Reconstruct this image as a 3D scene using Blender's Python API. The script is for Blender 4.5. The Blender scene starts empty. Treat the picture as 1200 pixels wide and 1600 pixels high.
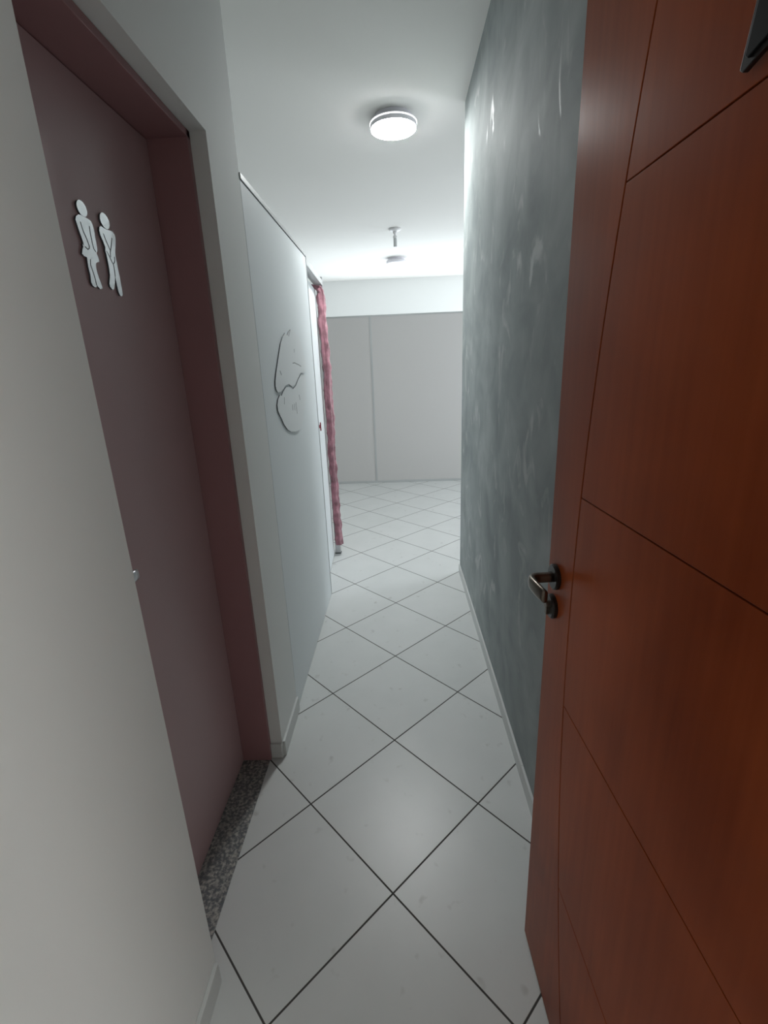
import bpy, bmesh, math, random
from mathutils import Vector, Matrix, noise
random.seed(4)
C = bpy.context.scene.collection
sc = bpy.context.scene

# ------------------------------------------------------------------ camera
cam_d = bpy.data.cameras.new('camera'); cam = bpy.data.objects.new('camera', cam_d); C.objects.link(cam)
yaw, pitch, roll = -0.0404084860, 0.298195109, -0.0391023942
F = Vector((math.sin(yaw)*math.cos(pitch), math.cos(yaw)*math.cos(pitch), -math.sin(pitch)))
Rr = Vector((math.cos(yaw), -math.sin(yaw), 0)); U = Rr.cross(F)
R2 = Rr*math.cos(roll) + U*math.sin(roll); U2 = U*math.cos(roll) - Rr*math.sin(roll)
cam.matrix_world = Matrix(((R2.x, U2.x, -F.x, 0.05713), (R2.y, U2.y, -F.y, -0.98600), (R2.z, U2.z, -F.z, 1.47913), (0, 0, 0, 1)))
cam_d.sensor_fit = 'HORIZONTAL'; cam_d.sensor_width = 36; cam_d.lens = 36*731.355/1200
cam_d.clip_start = 0.02; cam_d.clip_end = 100
sc.camera = cam

# ------------------------------------------------------------------ exposure, world, daylight, added fill
sc.view_settings.view_transform = 'Standard'; sc.view_settings.look = 'None'
sc.view_settings.gamma = 1; sc.view_settings.use_curve_mapping = False
sc.view_settings.exposure = 0.15
w = bpy.data.worlds.new('sky'); sc.world = w; w.use_nodes = True
bg = w.node_tree.nodes['Background']; bg.inputs[0].default_value = (0.72, 0.86, 1, 1); bg.inputs[1].default_value = 1.5

def area(name, loc, size, direction, power, col):
    l = bpy.data.lights.new(name, 'AREA'); l.shape = 'RECTANGLE'; l.size, l.size_y = size
    l.energy = power; l.color = col
    o = bpy.data.objects.new(name, l); C.objects.link(o); o.location = loc
    o.rotation_euler = Vector(direction).to_track_quat('-Z', 'Z').to_euler()
    return o
DAY = (0.90, 0.95, 1.0)
area('window_daylight_back_room', (0.1, 7.60, 1.55), (2.6, 1.1), (0, -1, 0.05), 44, DAY)
area('window_daylight_back_side', (2.93, 6.5, 1.6), (1.3, 1.0), (-1, 0, 0), 42, DAY)  # added fill from an unseen side, evens out far wall and ceiling
area('window_daylight_side', (2.93, 3.6, 1.55), (1.4, 1.2), (-1, 0, -0.1), 31, DAY)
area('window_daylight_entry', (2.93, -3.0, 1.55), (0.9, 1.2), (-1, 0.75, -0.05), 44, (1.0, 1.0, 0.965))  # added fill behind the camera, brightens the near left wall

# ------------------------------------------------------------------ materials
def mat(name, col, rough=0.5, metal=0.0, coat=0.0, spec=0.5, bump=0.0, bscale=40, vary=0.0, vscale=3, coat_r=0.1):
    m = bpy.data.materials.new(name); m.use_nodes = True
    nt = m.node_tree; N = nt.nodes; L = nt.links; b = N['Principled BSDF']
    b.inputs['Base Color'].default_value = (*col, 1); b.inputs['Roughness'].default_value = rough
    b.inputs['Metallic'].default_value = metal; b.inputs['Coat Weight'].default_value = coat
    b.inputs['Coat Roughness'].default_value = coat_r; b.inputs['Specular IOR Level'].default_value = spec
    tc = N.new('ShaderNodeTexCoord')
    if vary:
        n = N.new('ShaderNodeTexNoise'); n.inputs['Scale'].default_value = vscale; n.inputs['Detail'].default_value = 4
        L.new(tc.outputs['Object'], n.inputs['Vector'])
        mx = N.new('ShaderNodeMix'); mx.data_type = 'RGBA'
        mx.inputs['A'].default_value = (*[c*(1-vary) for c in col], 1); mx.inputs['B'].default_value = (*[min(1, c*(1+vary)) for c in col], 1)
        L.new(n.outputs['Fac'], mx.inputs['Factor']); L.new(mx.outputs['Result'], b.inputs['Base Color'])
    if bump:
        n2 = N.new('ShaderNodeTexNoise'); n2.inputs['Scale'].default_value = bscale; n2.inputs['Detail'].default_value = 3
        L.new(tc.outputs['Object'], n2.inputs['Vector'])
        bp = N.new('ShaderNodeBump'); bp.inputs['Strength'].default_value = bump; bp.inputs['Distance'].default_value = 0.002
        L.new(n2.outputs['Fac'], bp.inputs['Height']); L.new(bp.outputs['Normal'], b.inputs['Normal'])
    return m

def math_node(N, L, op, a, b=None):
    n = N.new('ShaderNodeMath'); n.operation = op
    for i, v in enumerate((a, b)):
        if v is None: continue
        if isinstance(v, (int, float)): n.inputs[i].default_value = v
        else: L.new(v, n.inputs[i])
    return n.outputs[0]

def tile_material():
    m = mat('floor_tile', (0.66, 0.68, 0.675), 0.3)
    nt = m.node_tree; N = nt.nodes; L = nt.links; b = N['Principled BSDF']
    g = N.new('ShaderNodeNewGeometry'); mp = N.new('ShaderNodeMapping'); mp.vector_type = 'POINT'
    mp.inputs['Rotation'].default_value = (0, 0, math.radians(45)); mp.inputs['Scale'].default_value = (1/0.42,)*3
    L.new(g.outputs['Position'], mp.inputs['Vector'])
    sp = N.new('ShaderNodeSeparateXYZ'); L.new(mp.outputs['Vector'], sp.inputs[0])
    ds = []
    for ax in ('X', 'Y'):
        fr = math_node(N, L, 'FRACT', math_node(N, L, 'ADD', sp.outputs[ax], 100.5))
        ds.append(math_node(N, L, 'ABSOLUTE', math_node(N, L, 'SUBTRACT', fr, 0.5)))
    dmin = math_node(N, L, 'MINIMUM', ds[0], ds[1])
    mr = N.new('ShaderNodeMapRange'); mr.inputs['From Min'].default_value = 0.0045; mr.inputs['From Max'].default_value = 0.0075
    L.new(dmin, mr.inputs['Value'])
    # every tile a slightly different white
    fl = N.new('ShaderNodeVectorMath'); fl.operation = 'FLOOR'; L.new(mp.outputs['Vector'], fl.inputs[0])
    wn = N.new('ShaderNodeTexWhiteNoise'); L.new(fl.outputs[0], wn.inputs['Vector'])
    no = N.new('ShaderNodeTexNoise'); no.inputs['Scale'].default_value = 5; no.inputs['Detail'].default_value = 5; L.new(g.outputs['Position'], no.inputs['Vector'])
    sumv = math_node(N, L, 'ADD', math_node(N, L, 'MULTIPLY', wn.outputs['Value'], 0.25), math_node(N, L, 'MULTIPLY', no.outputs['Fac'], 0.75))
    mx = N.new('ShaderNodeMix'); mx.data_type = 'RGBA'; mx.inputs['A'].default_value = (0.60, 0.625, 0.615, 1); mx.inputs['B'].default_value = (0.72, 0.735, 0.73, 1)
    L.new(sumv, mx.inputs['Factor'])
    # small dirt marks
    vo = N.new('ShaderNodeTexNoise'); vo.inputs['Scale'].default_value = 17; vo.inputs['Detail'].default_value = 2; L.new(g.outputs['Position'], vo.inputs['Vector'])
    cr = N.new('ShaderNodeMapRange'); cr.inputs['From Min'].default_value = 0.66; cr.inputs['From Max'].default_value = 0.76; L.new(vo.outputs['Fac'], cr.inputs['Value'])
    dm = N.new('ShaderNodeMix'); dm.data_type = 'RGBA'; dm.inputs['B'].default_value = (0.42, 0.42, 0.40, 1)
    L.new(math_node(N, L, 'MULTIPLY', cr.outputs[0], 0.5), dm.inputs['Factor']); L.new(mx.outputs['Result'], dm.inputs['A'])
    gx = N.new('ShaderNodeMix'); gx.data_type = 'RGBA'; gx.inputs['A'].default_value = (0.055, 0.052, 0.048, 1)
    L.new(mr.outputs[0], gx.inputs['Factor']); L.new(dm.outputs['Result'], gx.inputs['B']); L.new(gx.outputs['Result'], b.inputs['Base Color'])
    rr = N.new('ShaderNodeMapRange'); rr.inputs['To Min'].default_value = 0.8; rr.inputs['To Max'].default_value = 0.34; L.new(mr.outputs[0], rr.inputs['Value'])
    L.new(rr.outputs[0], b.inputs['Roughness'])
    n3 = N.new('ShaderNodeTexNoise'); n3.inputs['Scale'].default_value = 220; L.new(g.outputs['Position'], n3.inputs['Vector'])
    h = math_node(N, L, 'ADD', math_node(N, L, 'MULTIPLY', mr.outputs[0], 1.0), math_node(N, L, 'MULTIPLY', n3.outputs['Fac'], 0.06))
    bp = N.new('ShaderNodeBump'); bp.inputs['Strength'].default_value = 0.5; bp.inputs['Distance'].default_value = 0.0015
    L.new(h, bp.inputs['Height']); L.new(bp.outputs['Normal'], b.inputs['Normal'])
    return m

def wood_material():
    m = mat('red_wood', (0.2, 0.05, 0.02), 0.30, spec=0.14)
    nt = m.node_tree; N = nt.nodes; L = nt.links; b = N['Principled BSDF']; tc = N['Texture Coordinate']
    def noise_at(scale_vec, detail, rot=(0, 0, 0), dist=0):
        mp = N.new('ShaderNodeMapping'); mp.inputs['Scale'].default_value = scale_vec; mp.inputs['Rotation'].default_value = rot
        n = N.new('ShaderNodeTexNoise'); n.inputs['Scale'].default_value = 1; n.inputs['Detail'].default_value = detail; n.inputs['Distortion'].default_value = dist
        L.new(tc.outputs['Object'], mp.inputs['Vector']); L.new(mp.outputs['Vector'], n.inputs['Vector']); return n.outputs['Fac']
    fine = noise_at((60, 130, 3), 4)
    broad = noise_at((2, 5.5, 2.2), 3, (0.75, 0, 0), 0.6)
    mott = noise_at((3, 9, 1.2), 5)
    f = math_node(N, L, 'ADD', math_node(N, L, 'ADD', math_node(N, L, 'MULTIPLY', fine, 0.18), math_node(N, L, 'MULTIPLY', broad, 0.5)), math_node(N, L, 'MULTIPLY', mott, 0.32))
    cr = N.new('ShaderNodeValToRGB'); L.new(f, cr.inputs[0])
    e = cr.color_ramp.elements; e[0].position = 0.33; e[0].color = WOOD_DARK; e[1].position = 0.68; e[1].color = WOOD_LIGHT
    L.new(cr.outputs[0], b.inputs['Base Color'])
    bp = N.new('ShaderNodeBump'); bp.inputs['Strength'].default_value = 0.12; bp.inputs['Distance'].default_value = 0.001
    L.new(math_node(N, L, 'ADD', fine, mott), bp.inputs['Height']); L.new(bp.outputs['Normal'], b.inputs['Normal'])
    b.inputs['IOR'].default_value = 1.33
    return m
WOOD_DARK = (0.20, 0.036, 0.010, 1); WOOD_LIGHT = (0.46, 0.105, 0.032, 1)

def burnt_cement():
    m = mat('burnt_cement_plaster', (0.25, 0.27, 0.27), 0.5, spec=0.06)
    nt = m.node_tree; N = nt.nodes; L = nt.links; b = N['Principled BSDF']; tc = N['Texture Coordinate']
    def nz(sv, sc_, det, dist=0, rot=(0, 0, 0)):
        mp = N.new('ShaderNodeMapping'); mp.inputs['Scale'].default_value = sv; mp.inputs['Rotation'].default_value = rot
        n = N.new('ShaderNodeTexNoise'); n.inputs['Scale'].default_value = sc_; n.inputs['Detail'].default_value = det; n.inputs['Distortion'].default_value = dist
        L.new(tc.outputs['Object'], mp.inputs['Vector']); L.new(mp.outputs['Vector'], n.inputs['Vector']); return n.outputs['Fac']
    a = nz((1, 0.55, 0.9), 3.2, 7, 0.8); c = nz((1, 1.1, 1.0), 4.5, 5, 0.9, (0.5, 0, 0))
    f = math_node(N, L, 'ADD', math_node(N, L, 'MULTIPLY', a, 0.6), math_node(N, L, 'MULTIPLY', c, 0.4))
    cr = N.new('ShaderNodeValToRGB'); L.new(f, cr.inputs[0]); e = cr.color_ramp.elements
    e[0].position = 0.36; e[0].color = (0.27, 0.30, 0.30, 1); e[1].position = 0.68; e[1].color = (0.435, 0.47, 0.465, 1)
    # trowel strokes: short, near-vertical polished patches, lamp sheen painted in as lighter colour
    st = nz((1, 1.35, 0.9), 5.0, 4, 1.2, (0.35, 0, 0))
    mr = N.new('ShaderNodeMapRange'); mr.inputs['From Min'].default_value = 0.60; mr.inputs['From Max'].default_value = 0.70; L.new(st, mr.inputs['Value'])
    mx = N.new('ShaderNodeMix'); mx.data_type = 'RGBA'; mx.inputs['B'].default_value = (0.60, 0.60, 0.58, 1)
    L.new(math_node(N, L, 'MULTIPLY', mr.outputs[0], 0.3), mx.inputs['Factor']); L.new(cr.outputs[0], mx.inputs['A']); L.new(mx.outputs['Result'], b.inputs['Base Color'])
    ro = N.new('ShaderNodeMapRange'); ro.inputs['To Min'].default_value = 0.68; ro.inputs['To Max'].default_value = 0.34; L.new(mr.outputs[0], ro.inputs['Value'])
    L.new(ro.outputs[0], b.inputs['Roughness'])
    bp = N.new('ShaderNodeBump'); bp.inputs['Strength'].default_value = 0.2; bp.inputs['Distance'].default_value = 0.004
    L.new(f, bp.inputs['Height']); L.new(bp.outputs['Normal'], b.inputs['Normal'])
    return m

def granite():
    m = mat('black_granite', (0.03, 0.03, 0.03), 0.35)
    nt = m.node_tree; N = nt.nodes; L = nt.links; b = N['Principled BSDF']; tc = N['Texture Coordinate']
    n = N.new('ShaderNodeTexNoise'); n.inputs['Scale'].default_value = 120; n.inputs['Detail'].default_value = 6; L.new(tc.outputs['Object'], n.inputs['Vector'])
    cr = N.new('ShaderNodeValToRGB'); L.new(n.outputs['Fac'], cr.inputs[0]); e = cr.color_ramp.elements
    e[0].position = 0.42; e[0].color = (0.13, 0.14, 0.15, 1); e[1].position = 0.72; e[1].color = (0.55, 0.53, 0.48, 1)
    L.new(cr.outputs[0], b.inputs['Base Color']); return m

M = dict(
    wall=mat('white_paint', (0.80, 0.815, 0.80), 0.75, spec=0.2, bump=0.05, bscale=60),
    ceil=mat('ceiling_paint', (0.86, 0.86, 0.83), 0.85, spec=0.2, bump=0.03),
    tile=tile_material(), wood=wood_material(), cement=burnt_cement(), granite=granite(),
    frame=mat('mauve_frame_paint', (0.34, 0.18, 0.19), 0.45, vary=0.06),
    reddoor=mat('mauve_door_paint', (0.50, 0.34, 0.35), 0.38, bump=0.05, bscale=90, vary=0.05),
    base=mat('baseboard_ceramic', (0.64, 0.66, 0.65), 0.4),
    panel=mat('melamine_panel', (0.80, 0.845, 0.86), 0.6, spec=0.25, bump=0.03, bscale=150),
    farpanel=mat('beige_grey_panel', (0.64, 0.63, 0.62), 0.5),
    alu=mat('grey_profile', (0.55, 0.57, 0.57), 0.4, metal=0.2),
    aludark=mat('dark_joint', (0.10, 0.11, 0.11), 0.6),
    steel=mat('brushed_steel', (0.55, 0.55, 0.56), 0.3, metal=0.9),
    bronze=mat('antique_bronze', (0.17, 0.145, 0.12), 0.28, metal=0.85),
    darkmetal=mat('dark_bronze', (0.035, 0.03, 0.028), 0.35, metal=0.6),
    black=mat('black_plastic', (0.008, 0.008, 0.009), 0.5, spec=0.15),
    plush=mat('pink_plush', (0.39, 0.175, 0.215), 0.9, vary=0.95, vscale=17, bump=0.8, bscale=130),
    plastic=mat('white_plastic', (0.80, 0.80, 0.80), 0.4),
    lampbody=mat('lamp_white', (0.78, 0.77, 0.82), 0.35),
    mirror=mat('mirror_acrylic', (0.93, 0.95, 0.98), 0.18, metal=0.55),
    acrylic=mat('clear_acrylic_face', (0.785, 0.82, 0.83), 0.4, spec=0.35),
    acedge=mat('acrylic_cut_edge', (0.09, 0.10, 0.11), 0.3),  # darkness reflected in the cut edge is painted into its colour
    slit=mat('engraved_line', (0.10, 0.11, 0.11), 0.5),
    red=mat('dark_red_plastic', (0.28, 0.02, 0.04), 0.35),
    winframe=mat('window_aluminium', (0.75, 0.75, 0.75), 0.4),
)
M['plush'].node_tree.nodes['Principled BSDF'].inputs['Sheen Weight'].default_value = 0.5
glass = bpy.data.materials.new('window_glass'); glass.use_nodes = True
gb = glass.node_tree.nodes['Principled BSDF']; gb.inputs['Transmission Weight'].default_value = 1; gb.inputs['Roughness'].default_value = 0; gb.inputs['IOR'].default_value = 1.1
M['glass'] = glass
em = bpy.data.materials.new('lamp_diffuser_lit'); em.use_nodes = True
eb = em.node_tree.nodes['Principled BSDF']; eb.inputs['Emission Color'].default_value = (0.965, 0.99, 0.985, 1); eb.inputs['Emission Strength'].default_value = 128
M['lit'] = em
gl = em.copy(); gl.name = 'lamp_gap_glow'; gl.node_tree.nodes['Principled BSDF'].inputs['Emission Strength'].default_value = 2.5
M['glow'] = gl
M['unlit'] = mat('lamp_diffuser', (0.85, 0.86, 0.87), 0.3)

# ------------------------------------------------------------------ helpers
def link(name, bm, mats, parent=None, smooth=False, bevel=0, loc=None):
    me = bpy.data.meshes.new(name)
    bmesh.ops.recalc_face_normals(bm, faces=bm.faces)
    bm.to_mesh(me); bm.free()
    for m in (mats if isinstance(mats, (list, tuple)) else [mats]): me.materials.append(m)
    for p in me.polygons: p.use_smooth = smooth
    o = bpy.data.objects.new(name, me); C.objects.link(o)
    if loc is not None: o.location = loc
    if parent: o.parent = parent
    if bevel:
        b = o.modifiers.new('bevel', 'BEVEL'); b.width = bevel; b.segments = 2; b.limit_method = 'ANGLE'
    return o
def box(bm, x0, y0, z0, x1, y1, z1, mi=0):
    vs = [bm.verts.new(p) for p in ((x0,y0,z0),(x1,y0,z0),(x1,y1,z0),(x0,y1,z0),(x0,y0,z1),(x1,y0,z1),(x1,y1,z1),(x0,y1,z1))]
    for f in ((0,3,2,1),(4,5,6,7),(0,1,5,4),(1,2,6,5),(2,3,7,6),(3,0,4,7)):
        bm.faces.new([vs[i] for i in f]).material_index = mi
def boxes(*bs):
    bm = bmesh.new()
    for b in bs: box(bm, *b)
    return bm
def prism(bm, pts, axis_fn, d0, d1, mi_face=0, mi_side=0):
    """pts: 2-D outline, axis_fn(u,v,d) -> 3-D point"""
    a = [bm.verts.new(axis_fn(u, v, d0)) for u, v in pts]; b = [bm.verts.new(axis_fn(u, v, d1)) for u, v in pts]
    bm.faces.new(a).material_index = mi_face; bm.faces.new(b[::-1]).material_index = mi_face
    n = len(pts)
    for i in range(n):
        bm.faces.new([a[i], b[i], b[(i+1) % n], a[(i+1) % n]]).material_index = mi_side
def lathe(bm, prof, origin, axis='z', seg=40, mi=0):
    """prof: (r, h) pairs along the axis"""
    rings = []
    for r, h in prof:
        ring = []
        for k in range(seg):
            t = 2*math.pi*k/seg; a, b = r*math.cos(t), r*math.sin(t)
            q = {'z': (a, b, h), 'x': (h, a, b), 'y': (a, h, b)}[axis]
            ring.append(bm.verts.new(Vector(origin) + Vector(q)))
        rings.append(ring)
    for i in range(len(rings)-1):
        for k in range(seg):
            bm.faces.new([rings[i][k], rings[i][(k+1) % seg], rings[i+1][(k+1) % seg], rings[i+1][k]]).material_index = mi
    bm.faces.new(rings[0][::-1]).material_index = mi; bm.faces.new(rings[-1]).material_index = mi
def sweep(bm, pts, sec, up=Vector((0, 0, 1))):
    """sec(i, t) -> list of (a, b) offsets; swept along pts"""
    rings = []; n = len(pts)
    for i, p in enumerate(pts):
        t = (pts[min(i+1, n-1)] - pts[max(i-1, 0)]).normalized()
        s = t.cross(up)
        s = s.normalized() if s.length > 1e-4 else Vector((1, 0, 0))
        u = s.cross(t).normalized()
        rings.append([bm.verts.new(p + s*a + u*b) for a, b in sec(i, i/(n-1))])
    m = len(rings[0])
    for i in range(n-1):
        for k in range(m): bm.faces.new([rings[i][k], rings[i][(k+1) % m], rings[i+1][(k+1) % m], rings[i+1][k]])
    bm.faces.new(rings[0][::-1]); bm.faces.new(rings[-1])
def tag(o, label, cat, group=None):
    o['label'] = label; o['category'] = cat
    if group: o['group'] = group
    return o
def struct(o):
    o['kind'] = 'structure'; return o
def thing(name, label, cat, loc=(0, 0, 0), group=None):
    o = bpy.data.objects.new(name, None); C.objects.link(o); o.location = loc; o.empty_display_size = 0.1
    return tag(o, label, cat, group)
def sroot(name, loc=(0, 0, 0)):
    o = bpy.data.objects.new(name, None); C.objects.link(o); o.location = loc; return struct(o)

H = 2.905
XL, XR = -0.445, 0.478
YJ, YP = 0.512, 0.785           # far jamb of the restroom opening, end of the painted wall
# ------------------------------------------------------------------ shell
struct(link('floor', boxes((-2.6, -3.6, -0.06, 3.0, 7.65, 0.0)), M['tile']))
struct(link('ceiling', boxes((-2.6, -3.6, H, 3.0, 7.65, H+0.08)), M['ceil']))
T = 0.19
struct(link('wall_left', boxes((XL-T, -0.90, 0, XL, -0.2025, H), (XL-T, -0.2025, 2.11, XL, YJ, H), (XL-T, YJ, 0, XL, YP, H)), M['wall']))
struct(link('wall_right', boxes((XR, -0.90, 0, XR+0.13, 2.25, H)), M['cement']))
struct(link('wall_far', boxes((-2.6, 7.65, 0, -1.2, 7.8, H), (1.4, 7.65, 0, 3.0, 7.8, H), (-1.2, 7.65, 0, 1.4, 7.8, 0.95), (-1.2, 7.65, 2.15, 1.4, 7.8, H)), M['wall']))
struct(link('wall_outer_left', boxes((-2.75, -3.6, 0, -2.6, 7.65, H)), M['wall']))
struct(link('wall_restroom', boxes((-2.6, YP-0.12, 0, XL-T, YP, H)), M['wall']))
def window_hole(y0, y1, z0, z1, a, b):   # east wall pieces from a to b round one window
    return [(3.0, a, 0, 3.15, y0, H), (3.0, y1, 0, 3.15, b, H), (3.0, y0, 0, 3.15, y1, z0), (3.0, y0, z1, 3.15, y1, H)]
struct(link('wall_outer_right', boxes(*window_hole(-3.45, -2.55, 0.95, 2.15, -3.6, -1.0), *window_hole(2.9, 4.3, 0.95, 2.15, -1.0, 5.0), *window_hole(5.8, 7.2, 0.95, 2.15, 5.0, 7.65)), M['wall']))
struct(link('wall_entrance', boxes((-2.6, -1.05, 0, -0.47, -0.90, H), (0.47, -1.05, 0, 3.0, -0.90, H), (-0.47, -1.05, 2.14, 0.47, -0.90, H)), M['wall']))
struct(link('wall_rear', boxes((-2.6, -3.75, 0, 3.0, -3.6, H)), M['wall']))
for i, (axis, a, b) in enumerate((('x', 2.9, 4.3), ('y', -1.2, 1.4), ('x', -3.45, -2.55), ('x', 5.8, 7.2))):  # entry and back-side windows are unseen, added to go with the fill lights
    bm = bmesh.new(); pane = bmesh.new(); z0, z1 = 0.95, 2.15; mid = (a+b)/2
    for u0, u1, v0, v1 in ((a, a+.04, z0, z1), (b-.04, b, z0, z1), (mid-.025, mid+.025, z0, z1), (a, b, z0, z0+.04), (a, b, z1-.04, z1)):
        if axis == 'x': box(bm, 3.06, u0, v0, 3.10, u1, v1)
        else: box(bm, u0, 7.71, v0, u1, 7.75, v1)
    if axis == 'x': box(pane, 3.078, a+.04, z0+.04, 3.082, b-.04, z1-.04)
    else: box(pane, a+.04, 7.728, z0+.04, b-.04, 7.732, z1-.04)
    fr = struct(link('window_%d' % (i+1), bm, M['winframe'])); link('window_pane', pane, M['glass'], fr)

# baseboards (ceramic skirting cut from the same tile)
struct(link('baseboard_left', boxes((XL, -0.90, 0, XL+0.011, -0.2095, 0.07)), M['base'], bevel=0.002))
struct(link('baseboard_left_pillar', boxes((XL-0.047, YJ-0.009, 0.002, XL-0.001, YJ, 0.068), (XL, YJ+0.006, 0, XL+0.010, YP, 0.07)), M['base'], bevel=0.0015))
struct(link('baseboard_right', boxes(*[(XR-0.009, y0, 0, XR, y1-0.0015, 0.062) for y0, y1 in ((-0.9, -0.02), (-0.02, 0.40), (0.40, 0.82), (0.82, 1.24), (1.24, 1.66), (1.66, 2.08), (2.08, 2.258))]), M['base'], bevel=0.0012))

# threshold and mauve door frame of the restroom
struct(link('trim_1', boxes((-0.70, -0.2025, 0.0, XL-0.050, YJ-0.004, 0.004)), M['granite'], bevel=0.001))
bm = boxes((-0.62, YJ-0.022, 0.004, XL-0.045, YJ-0.001, 2.11), (-0.62, -0.20, 2.09, XL-0.045, YJ-0.001, 2.109), (-0.62, -0.2015, 0.004, XL-0.045, -0.182, 2.11),
           (-0.665, YJ-0.022, 0.004, -0.62, YJ-0.001, 2.11), (-0.665, -0.20, 2.09, -0.62, YJ-0.001, 2.109))
struct(link('trim_2', bm, M['frame'], bevel=0.0015))

# ------------------------------------------------------------------ restroom door (shut, set deep in the opening)
DX = -0.600
d1 = sroot('door_1', (DX-0.018, 0.15, 0.006))
def rel(o, r): o.matrix_parent_inverse = Matrix.Translation(-r.location); return o
rel(link('door_leaf', boxes((DX-0.035, -0.180, 0.006, DX, YJ-0.024, 2.088)), M['reddoor'], d1, bevel=0.002), d1)
def lever(parent, origin, out, along, mats, L=0.10, reach=0.045, r_rose=0.025, curl=0.0, prefix=''):
    """rose, neck and flat lever; out = away from door, along = lever direction"""
    o = Vector(origin); n = Vector(out).normalized(); a = Vector(along).normalized(); up = Vector((0, 0, 1))
    def ring_disc(bm, c, r, h0, h1, seg=32):
        prev = None
        for rr, hh in ((r*0.97, h0), (r, h0+0.001), (r, h1-0.002), (r*0.9, h1)):
            ring = [bm.verts.new(c + n*hh + a*(rr*math.cos(2*math.pi*k/seg)) + up*(rr*math.sin(2*math.pi*k/seg))) for k in range(seg)]
            if prev:
                for k in range(seg): bm.faces.new([prev[k], prev[(k+1) % seg], ring[(k+1) % seg], ring[k]])
            else: bm.faces.new(ring[::-1])
            prev = ring
        bm.faces.new(prev)
    bm = bmesh.new(); ring_disc(bm, o, r_rose, 0.0, 0.009)
    ro = link('rose', bm, mats[1], parent, smooth=False)
    bm = bmesh.new()
    pts = []
    for t in (0.006, 0.015, 0.025, 0.032): pts.append((o + n*t, 0.0095, 0.0095))
    for k in range(1, 9):
        th = math.pi/2*k/8; R = reach-0.032
        pts.append((o + n*(0.032 + R*math.sin(th)) + a*(R*(1-math.cos(th))), 0.0095-0.003*k/8, 0.0095+0.003*k/8))
    for k in range(1, 9):
        q = k/8; pts.append((o + n*(reach - curl*q*q) + a*((reach-0.032) + (L-reach+0.032)*q), 0.0065-0.0012*q, 0.0125+0.001*math.sin(q*3.1)))
    ctr = [p[0] for p in pts]
    def sec(i, t):
        w_, h_ = pts[i][1], pts[i][2]
        return [(w_*math.copysign(abs(math.cos(x))**0.7, math.cos(x)), h_*math.copysign(abs(math.sin(x))**0.7, math.sin(x))) for x in [2*math.pi*j/20 for j in range(20)]]
    sweep(bm, ctr, sec)
    le = link('lever', bm, mats[0], parent, smooth=True)
    return [ro, le], ring_disc
parts, _ = lever(d1, (DX, -0.131, 1.052), (1, 0, 0), (0, 1, 0), (M['steel'], M['steel']), L=0.105, reach=0.05)
for q in parts: rel(q, d1)

# restroom sign figures (outlines on the door face: y along the door, z up)
def figure(name, label, outline, head, slits, x=DX):
    cy = sum(p[0] for p in outline)/len(outline); z0 = min(p[1] for p in outline)
    bm = bmesh.new()
    fn = lambda u, v, d: (x+d, u, v)
    prism(bm, outline, fn, 0.0003, 0.0045, 0, 1)
    hy, hz, ry, rz = head
    prism(bm, [(hy+ry*math.cos(2*math.pi*k/28), hz+rz*math.sin(2*math.pi*k/28)) for k in range(28)], fn, 0.0003, 0.0046, 0, 1)
    o = link(name, bm, [M['mirror'], M['acedge']])
    for s in slits:
        bm = bmesh.new()
        for (ya, za), (yb, zb) in zip(s[:-1], s[1:]):
            dv = Vector((yb-ya, zb-za)).normalized()*0.0009; nx, nz = -dv.y, dv.x
            prism(bm, [(ya+nx, za+nz), (yb+nx, zb+nz), (yb-nx, zb-nz), (ya-nx, za-nz)], fn, 0.0040, 0.0050)
        link('engraved_line', bm, M['slit'], o)
    return tag(o, label, 'restroom sign')
figure("restroom_sign_figure", "silver cut-out of a woman in a skirt, left figure on the mauve door",
  [(0.1315, 1.8072), (0.1426, 1.8058), (0.1479, 1.7985), (0.1488, 1.7901), (0.1482, 1.7694), (0.1467, 1.7497), (0.1452, 1.7457), (0.1403, 1.7432), (0.1441, 1.7388), (0.1466, 1.7265), (0.1347, 1.7234), (0.1289, 1.7149), (0.1296, 1.7015), (0.1341, 1.6871), (0.1386, 1.674), (0.1364, 1.6703), (0.1291, 1.6692), (0.1222, 1.6731), (0.1185, 1.6763), (0.1168, 1.6715), (0.1103, 1.6698), (0.1033, 1.6725), (0.1003, 1.6787), (0.1025, 1.6923), (0.1009, 1.7096), (0.1031, 1.7268), (0.0934, 1.7277), (0.0883, 1.7309), (0.0926, 1.7396), (0.0969, 1.7448), (0.0967, 1.7511), (0.1007, 1.7485), (0.0999, 1.7568), (0.0952, 1.7712), (0.091, 1.7867), (0.0895, 1.7946), (0.0937, 1.8012), (0.1027, 1.8064), (0.1105, 1.8078), (0.12, 1.8069)],
  (0.1197, 1.8221, 0.0167, 0.0149),
  [[(0.1043, 1.7937), (0.1075, 1.7784), (0.1152, 1.7646), (0.1191, 1.7526), (0.1177, 1.7465), (0.1118, 1.744), (0.104, 1.7471)], [(0.1341, 1.7929), (0.1325, 1.7773), (0.1329, 1.76), (0.1345, 1.7493), (0.1397, 1.7453)], [(0.1142, 1.7253), (0.1103, 1.7143), (0.1134, 1.7046), (0.1171, 1.6888), (0.1182, 1.6755)]])
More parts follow.
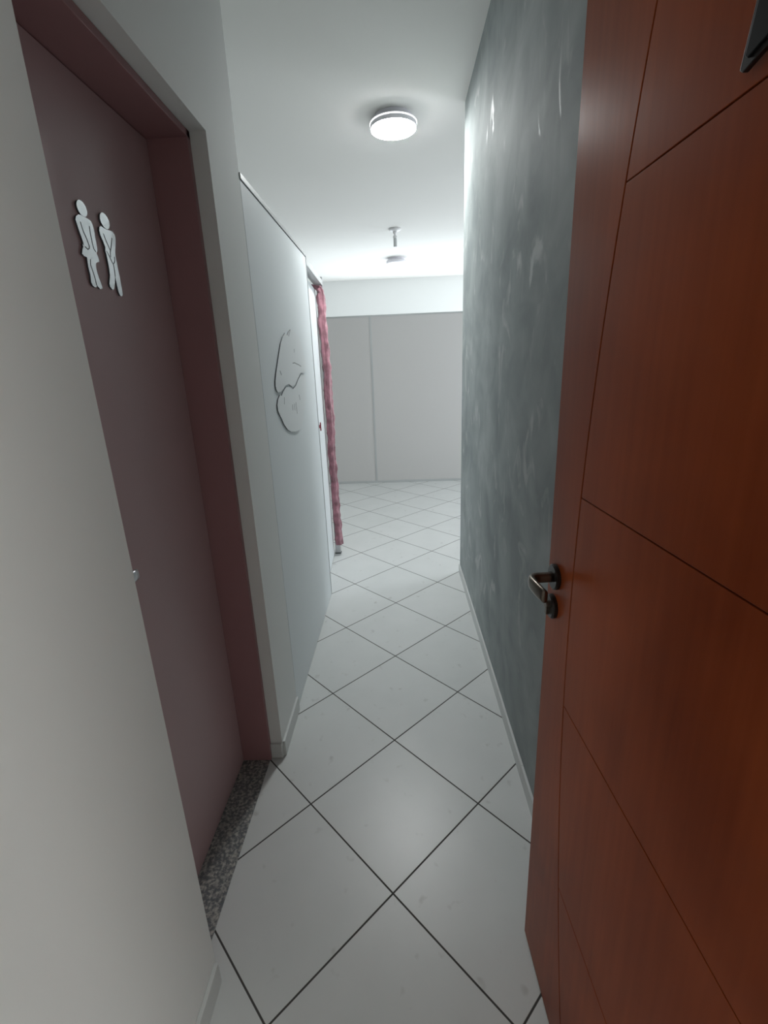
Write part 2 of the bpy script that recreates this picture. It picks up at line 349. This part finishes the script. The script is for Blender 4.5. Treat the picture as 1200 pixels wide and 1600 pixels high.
figure("restroom_sign_figure", "silver cut-out of a man with crossed legs, right figure on the mauve door",
  [(0.2113, 1.804), (0.2221, 1.8051), (0.2296, 1.8007), (0.2317, 1.7918), (0.2248, 1.7744), (0.2183, 1.7603), (0.2167, 1.7472), (0.2176, 1.7282), (0.2186, 1.7089), (0.2189, 1.6876), (0.2181, 1.6709), (0.2145, 1.6663), (0.2063, 1.6657), (0.2012, 1.6735), (0.1998, 1.6912), (0.1993, 1.7072), (0.1929, 1.6917), (0.1858, 1.6778), (0.1787, 1.6748), (0.1702, 1.6803), (0.1694, 1.6865), (0.1785, 1.7053), (0.1804, 1.7213), (0.18, 1.7368), (0.1801, 1.7492), (0.1778, 1.7549), (0.1807, 1.7631), (0.1761, 1.7743), (0.1701, 1.7849), (0.169, 1.7936), (0.1725, 1.8011), (0.1798, 1.8045), (0.1879, 1.8035), (0.199, 1.8025)],
  (0.1989, 1.8197, 0.0178, 0.0159),
  [[(0.1832, 1.7903), (0.1895, 1.7758), (0.1989, 1.7609)], [(0.2157, 1.7896), (0.2079, 1.7738), (0.1971, 1.7558), (0.1951, 1.7461)], [(0.1824, 1.7559), (0.1909, 1.7468), (0.1983, 1.7341), (0.2045, 1.7345), (0.2099, 1.7411), (0.2113, 1.7493)], [(0.2009, 1.733), (0.201, 1.7203), (0.1994, 1.7057)]])

# ------------------------------------------------------------------ left partition
pp = thing('partition_panel', 'tall white partition panel with grey edge profiles, beside the white wall on the left', 'partition', (XL, 1.36, 0))
def pr(o, r=pp): return rel(o, r)
pr(link('panel', boxes((XL-0.033, YP+0.0006, 0.004, XL+0.0006, 1.915, 2.086)), M['panel'], pp), pp)
pr(link('top_rail', boxes((XL-0.036, YP+0.002, 2.090, XL+0.004, 1.931, 2.108)), M['alu'], pp, bevel=0.001), pp)
pr(link('shadow_joint', boxes((XL-0.030, YP+0.003, 2.0855, XL-0.001, 1.915, 2.0905)), M['aludark'], pp), pp)
pr(link('end_post', boxes((XL-0.036, 1.919, 0.0, XL+0.003, 1.931, 2.0905)), M['alu'], pp, bevel=0.001), pp)
pr(link('end_joint', boxes((XL-0.030, 1.9145, 0.0, XL-0.0015, 1.9195, 2.086)), M['aludark'], pp), pp)

# cubicle door frame: header and far post, door ajar inwards
fr = thing('door_frame', 'slim white metal frame over the opening with the pink curtain', 'door frame', (XL-0.02, 2.3, 0))
def skew_box(bm, p0, p1, w0, z0, z1):       # beam from p0 to p1 (xy of outer face), depth w0 inwards
    a = Vector(p0); b = Vector(p1)
    vs = []
    for z in (z0, z1):
        for q in (a, b, b + Vector((-w0, 0)), a + Vector((-w0, 0))): vs.append(bm.verts.new((q.x, q.y, z)))
    for f in ((0,3,2,1),(4,5,6,7),(0,1,5,4),(1,2,6,5),(2,3,7,6),(3,0,4,7)): bm.faces.new([vs[i] for i in f])
bm = bmesh.new(); skew_box(bm, (XL-0.003, 1.932), (-0.468, 2.668), 0.055, 2.058, 2.096)
pr(link('header', bm, M['alu'], fr, bevel=0.002), fr)
bm = boxes((-0.512, 2.668, 0.008, -0.468, 2.705, 2.115))
pr(link('post', bm, M['steel'], fr, bevel=0.002), fr)
pr(link('post_foot', boxes((-0.516, 2.664, 0.0, -0.464, 2.709, 0.008)), M['aludark'], fr, bevel=0.003), fr)
hinge = Vector((-0.483, 1.935)); free = Vector((-0.517, 2.633)); dv = (free-hinge).normalized(); nv = Vector((-dv.y, dv.x))   # nv points inwards (-x)
dl = thing('cubicle_door', 'narrow white cubicle door with a dark red latch, slightly ajar behind the partition', 'door', (hinge.x, hinge.y, 0))
bm = bmesh.new()
vs = []
for z in (0.012, 2.030):
    for q in (hinge, free, free+nv*0.033, hinge+nv*0.033): vs.append(bm.verts.new((q.x, q.y, z)))
for f in ((0,3,2,1),(4,5,6,7),(0,1,5,4),(1,2,6,5),(2,3,7,6),(3,0,4,7)): bm.faces.new([vs[i] for i in f])
pr(link('leaf', bm, M['panel'], dl, bevel=0.0015), dl)
lp = hinge + dv*0.345
bm = bmesh.new(); lathe(bm, [(0.013, 0), (0.013, 0.004), (0.010, 0.006)], (lp.x, lp.y, 1.108), 'x', 24)
box(bm, lp.x+0.005, lp.y-0.006, 1.078, lp.x+0.012, lp.y+0.006, 1.136)
lt = pr(link('latch', bm, M['red'], dl, bevel=0.002), dl); lt['label'] = 'dark red turn latch'

# two-lobed acrylic decoration on the partition
UP = [(0.958, 1.426), (0.965, 1.446), (0.988, 1.475), (1.029, 1.514), (1.073, 1.557), (1.116, 1.595), (1.163, 1.624), (1.218, 1.644), (1.26, 1.636), (1.30, 1.656), (1.345, 1.668),
      (1.41, 1.668), (1.48, 1.655), (1.55, 1.628), (1.605, 1.588), (1.64, 1.54), (1.645, 1.505), (1.61, 1.475), (1.55, 1.47), (1.485, 1.472), (1.409, 1.449), (1.343, 1.422), (1.276, 1.410), (1.20, 1.425), (1.138, 1.424), (1.08, 1.408), (1.03, 1.398), (0.985, 1.400), (0.967, 1.410)]
LO = [(1.138, 1.414), (1.081, 1.399), (1.044, 1.383), (1.015, 1.388), (0.975, 1.371), (0.956, 1.351), (0.957, 1.329), (0.976, 1.312), (1.007, 1.290), (1.037, 1.264), (1.096, 1.233), (1.153, 1.217), (1.263, 1.203), (1.336, 1.204),
      (1.41, 1.220), (1.47, 1.250), (1.52, 1.288), (1.56, 1.330), (1.59, 1.380), (1.605, 1.430), (1.60, 1.462), (1.55, 1.462), (1.487, 1.463), (1.412, 1.440), (1.345, 1.413), (1.276, 1.400), (1.20, 1.414)]
bm = bmesh.new(); fx = XL+0.001
fn = lambda u, v, d: (fx+d, u, v)
prism(bm, UP, fn, 0.0003, 0.0045, 0, 1)
deco = link('acrylic_wall_decoration', bm, [M['acrylic'], M['acedge']])
bm = bmesh.new(); prism(bm, LO, fn, 0.0003, 0.0045, 0, 1); link('lower_lobe', bm, [M['acrylic'], M['acedge']], deco)
tag(deco, 'large pale cut-out decoration in two rounded lobes, fixed to the white partition', 'wall decoration')
for s, wd in (([(1.283, 1.634), (1.323, 1.662)], .0022), ([(1.375, 1.566), (1.379, 1.583)], .0015), ([(1.316, 1.517), (1.36, 1.519), (1.402, 1.515), (1.46, 1.510), (1.509, 1.503)], .0016),
          ([(1.056, 1.484), (1.075, 1.467)], .0025), ([(1.089, 1.374), (1.076, 1.345)], .002), ([(1.238, 1.333), (1.231, 1.306)], .002), ([(1.277, 1.333), (1.275, 1.302)], .002), ([(1.309, 1.338), (1.320, 1.283)], .002), ([(1.400, 1.367), (1.414, 1.342)], .002)):
    bm = bmesh.new()
    for (ya, za), (yb, zb) in zip(s[:-1], s[1:]):
        q = Vector((yb-ya, zb-za)).normalized()*wd
        prism(bm, [(ya-q.y, za+q.x), (yb-q.y, zb+q.x), (yb+q.y, zb-q.x), (ya+q.y, za-q.x)], fn, 0.0042, 0.0049)
    link('cut_line', bm, M['slit'], deco)

# pink plush curtain, gathered to the far side of the opening
def curtain():
    bm = bmesh.new(); path = []
    for x, y, z in ((-0.620, 2.52, 1.985), (-0.600, 2.54, 2.030), (-0.560, 2.575, 2.045), (-0.520, 2.605, 2.045), (-0.490, 2.622, 2.032)):
        path.append(Vector((x, y, z)))
    n = 150
    for i in range(n+1):
        z = 2.012 - (2.012-0.100)*i/n
        path.append(Vector((-0.475 + 0.003*math.sin(z*5.1+1) + 0.002*math.sin(z*13), 2.630 + 0.004*math.sin(z*3.3), z)))
    m = 48
    def sec(i, t):
        out = []; z = path[i].z
        for k in range(m):
            th = 2*math.pi*k/m
            fold = 1 + 0.13*math.sin(5*th + 1.3*math.sin(z*2.2)) + 0.05*math.sin(9*th+z*4)
            bulge = 1 + 0.13*noise.noise(Vector((th*0.3, 3.1, z*9))) + 0.34*noise.noise(Vector((math.cos(th)*0.8, math.sin(th)*0.8, z*17)))
            p = Vector((math.cos(th)*0.0285, math.sin(th)*0.032)) * fold * bulge
            nn = noise.noise(Vector((p.x*60, p.y*60, z*45)))*0.0045 + noise.noise(Vector((p.x*220, p.y*220, z*170)))*0.0022
            sc_ = 0.36 if i < 4 else (0.75 if i < 7 else 1)
            out.append((p.x*sc_ + math.cos(th)*nn, p.y*sc_ + math.sin(th)*nn))
        return out
    sweep(bm, path, sec, up=Vector((0, 1, 0.001)))
    return bm
cur = link('curtain', curtain(), M['plush'], smooth=True)
tag(cur, 'pink plush curtain gathered into a narrow roll against the metal post', 'curtain')

# ------------------------------------------------------------------ far partition
fp = thing('far_partition', 'long grey-white partition across the far end of the hall, lower than the ceiling', 'partition', (0.2, 5.18, 0))
YF = 5.180
seams = [-2.605, -1.45, -0.272, 0.905, 2.08, 2.995]
for a, b in zip(seams[:-1], seams[1:]):
    pr(link('panel', boxes((a+0.012, YF, 0.03, b-0.012, YF+0.035, 2.085)), M['farpanel'], fp), fp)
for s in seams[1:-1]:
    pr(link('mullion', boxes((s-0.0125, YF-0.004, 0.03, s+0.0125, YF+0.039, 2.085)), M['alu'], fp, bevel=0.001), fp)
pr(link('top_rail', boxes((-2.6, YF-0.004, 2.085, 2.995, YF+0.039, 2.103)), M['alu'], fp, bevel=0.001), fp)
pr(link('bottom_rail', boxes((-2.6, YF-0.004, 0.0, 2.995, YF+0.039, 0.03)), M['alu'], fp, bevel=0.001), fp)

# ------------------------------------------------------------------ ceiling fixtures
def ceiling_lamp(loc, label, lit):
    t = thing('ceiling_lamp', label, 'ceiling lamp', loc, 'round ceiling lamps')
    x = 0
    bm = bmesh.new(); lathe(bm, [(0.112, -0.0005), (0.112, -0.031)], (0, 0, 0), seg=56); link('base_ring', bm, M['lampbody'], t)
    bm = bmesh.new(); lathe(bm, [(0.120, -0.0125), (0.138, -0.014), (0.141, -0.018), (0.136, -0.0185), (0.136, -0.0225), (0.139, -0.024), (0.138, -0.043), (0.136, -0.046)], (0, 0, -0.018), seg=72)
    link('housing', bm, M['lampbody'], t, smooth=False)
    bm = bmesh.new(); lathe(bm, [(0.1405, -0.0186), (0.1410, -0.0225)], (0, 0, -0.018), seg=72); link('light_gap', bm, M['glow'] if lit else M['unlit'], t)
    bm = bmesh.new(); lathe(bm, [(0.1345, -0.0458), (0.133, -0.0490), (0.122, -0.0515), (0.06, -0.0525)], (0, 0, -0.018), seg=72)
    link('diffuser', bm, M['lit'] if lit else M['unlit'], t, smooth=False)
    return t
LP = (0.068, 2.365, H)
ceiling_lamp(LP, 'round white ceiling lamp, switched on, nearest the camera', True)
ceiling_lamp((0.072, 6.15, H), 'round white ceiling lamp, unlit, beyond the far partition', False)
cs = thing('ceiling_spotlight', 'small white fixture with a round canopy and a short hanging tube, between the two lamps', 'ceiling fixture', (0.062, 4.725, H))
bm = bmesh.new(); lathe(bm, [(0.064, 0), (0.068, -0.004), (0.066, -0.012), (0.05, -0.020), (0.026, -0.026)], (0, 0, 0)); link('canopy', bm, M['plastic'], cs, smooth=True)
bm = bmesh.new(); lathe(bm, [(0.024, -0.022), (0.022, -0.040), (0.011, -0.052), (0.011, -0.060), (0.022, -0.070), (0.024, -0.084), (0.019, -0.092)], (0, 0, 0), seg=24); link('joint', bm, M['plastic'], cs, smooth=True)
bm = bmesh.new(); lathe(bm, [(0.018, -0.088), (0.0185, -0.10), (0.0185, -0.172), (0.017, -0.175)], (0, 0, 0), seg=24); link('tube', bm, M['alu'], cs)

# ------------------------------------------------------------------ wooden entrance door, opened back along the right wall
d2 = sroot('door_2', (0.3585, -0.0953, 0.0))
dd = Vector((0.043, -1, 0)).normalized()
dn = Vector((dd.y, -dd.x, 0)); dn = dn if dn.x < 0 else -dn               # corridor side
lean = 0.006
d2.matrix_world = Matrix(((dd.x, -dn.x, lean*dn.x, 0.3585), (dd.y, -dn.y, 0, -0.0953), (0, 0, 1, 0), (0, 0, 0, 1)))
# local axes of door_2: x = along the leaf towards the hinge, y = into the leaf (away from the corridor), z = up
DW, DT, DB, DTOP = 0.80, 0.035, 0.006, 2.100
bow = lambda z: 0.116 + 0.14*(z-1.05)**2
def dfn(u, v, d): return (u, d, v)
NZ = 60
zs = [DB + (DTOP-DB)*i/NZ for i in range(NZ+1)]
bm = bmesh.new()
def face_pieces(d0, d1):
    prism(bm, [(0, DB), (0, DTOP)] + [(bow(z)-0.0016, z) for z in reversed(zs)], dfn, d0, d1)
    cuts = [DB, 0.420, 0.837, 1.257, 1.698, DTOP]
    for a, b in zip(cuts[:-1], cuts[1:]):
        a2 = a + (0.0010 if a > DB else 0); b2 = b - (0.0010 if b < DTOP else 0)
        zz = [a2 + (b2-a2)*i/14 for i in range(15)]
        prism(bm, [(bow(z)+0.0016, z) for z in zz] + [(DW, b2), (DW, a2)], dfn, d0, d1)
face_pieces(0.0, 0.004)
box(bm, 0.001, 0.004, DB, DW, DT-0.004, DTOP)
face_pieces(DT-0.004, DT)
leaf = link('door_leaf', bm, M['wood'], d2, bevel=0.0007)
# furniture
parts, disc = lever(d2, (0.042, 0, 1.074), (0, -1, 0), (1, 0, -0.02), (M['bronze'], M['darkmetal']), L=0.078, reach=0.055, r_rose=0.0255, curl=0.006)
parts[1]['label'] = 'bronze curved lever'
def dlathe(name, prof, org, m, parent=d2, seg=32):
    bm = bmesh.new(); lathe(bm, prof, org, 'y', seg); return link(name, bm, m, parent)
ks = dlathe('key_rose', [(0.0245, 0), (0.025, -0.002), (0.025, -0.007), (0.022, -0.010)], (0.038, 0, 1.008), M['darkmetal'])
bm = bmesh.new(); lathe(bm, [(0.0085, -0.009), (0.0085, -0.017), (0.0070, -0.018)], (0.038, 0, 1.013), 'y', 24); box(bm, 0.0335, -0.0165, 0.992, 0.0425, -0.009, 1.010)
link('lock_cylinder', bm, M['bronze'], ks, bevel=0.0006)
bm = bmesh.new(); box(bm, -0.0012, 0.007, 0.92, 0.0004, 0.028, 1.16); link('lock_plate', bm, M['darkmetal'], d2)
for z in (0.25, 1.05, 1.85):
    bm = bmesh.new(); lathe(bm, [(0.007, z-0.045), (0.007, z+0.045)], (DW+0.004, -0.004, 0), 'z', 16); link('hinge', bm, M['bronze'], d2)
# dark plaque on the wooden door
def dworld(u, v, d): return d2.matrix_world @ Vector((u, d, v))
pq = thing('door_plaque', 'dark plaque with a thin lighter rim, fixed high on the brown wooden door', 'plaque', tuple(dworld(0.46, 1.715, -0.005)))
bm = bmesh.new(); pts = [(u+0.011, v) for u, v in [(0.372, 1.7125), (0.376, 1.7095), (0.550, 1.752), (0.558, 1.760), (0.590, 1.890), (0.584, 1.896), (0.412, 1.887), (0.405, 1.880)]]
pw = lambda u, v, d: dworld(u, v, d)
prism(bm, pts, pw, -0.0006, -0.006); pr(link('backing', bm, M['darkmetal'], pq, bevel=0.0008), pq)
bm = bmesh.new(); c = (0.492, 1.803); prism(bm, [(c[0]+(u-c[0])*0.93, c[1]+(v-c[1])*0.93) for u, v in pts], pw, -0.0055, -0.0085); pr(link('face', bm, M['black'], pq, bevel=0.001), pq)

# frame of that doorway, round the camera
struct(link('trim_3', boxes((-0.47, -1.055, 0, -0.44, -0.895, 2.14), (0.435, -1.055, 0, 0.47, -0.905, 2.14), (-0.44, -1.055, 2.11, 0.435, -0.895, 2.14)), M['wood'], bevel=0.001))
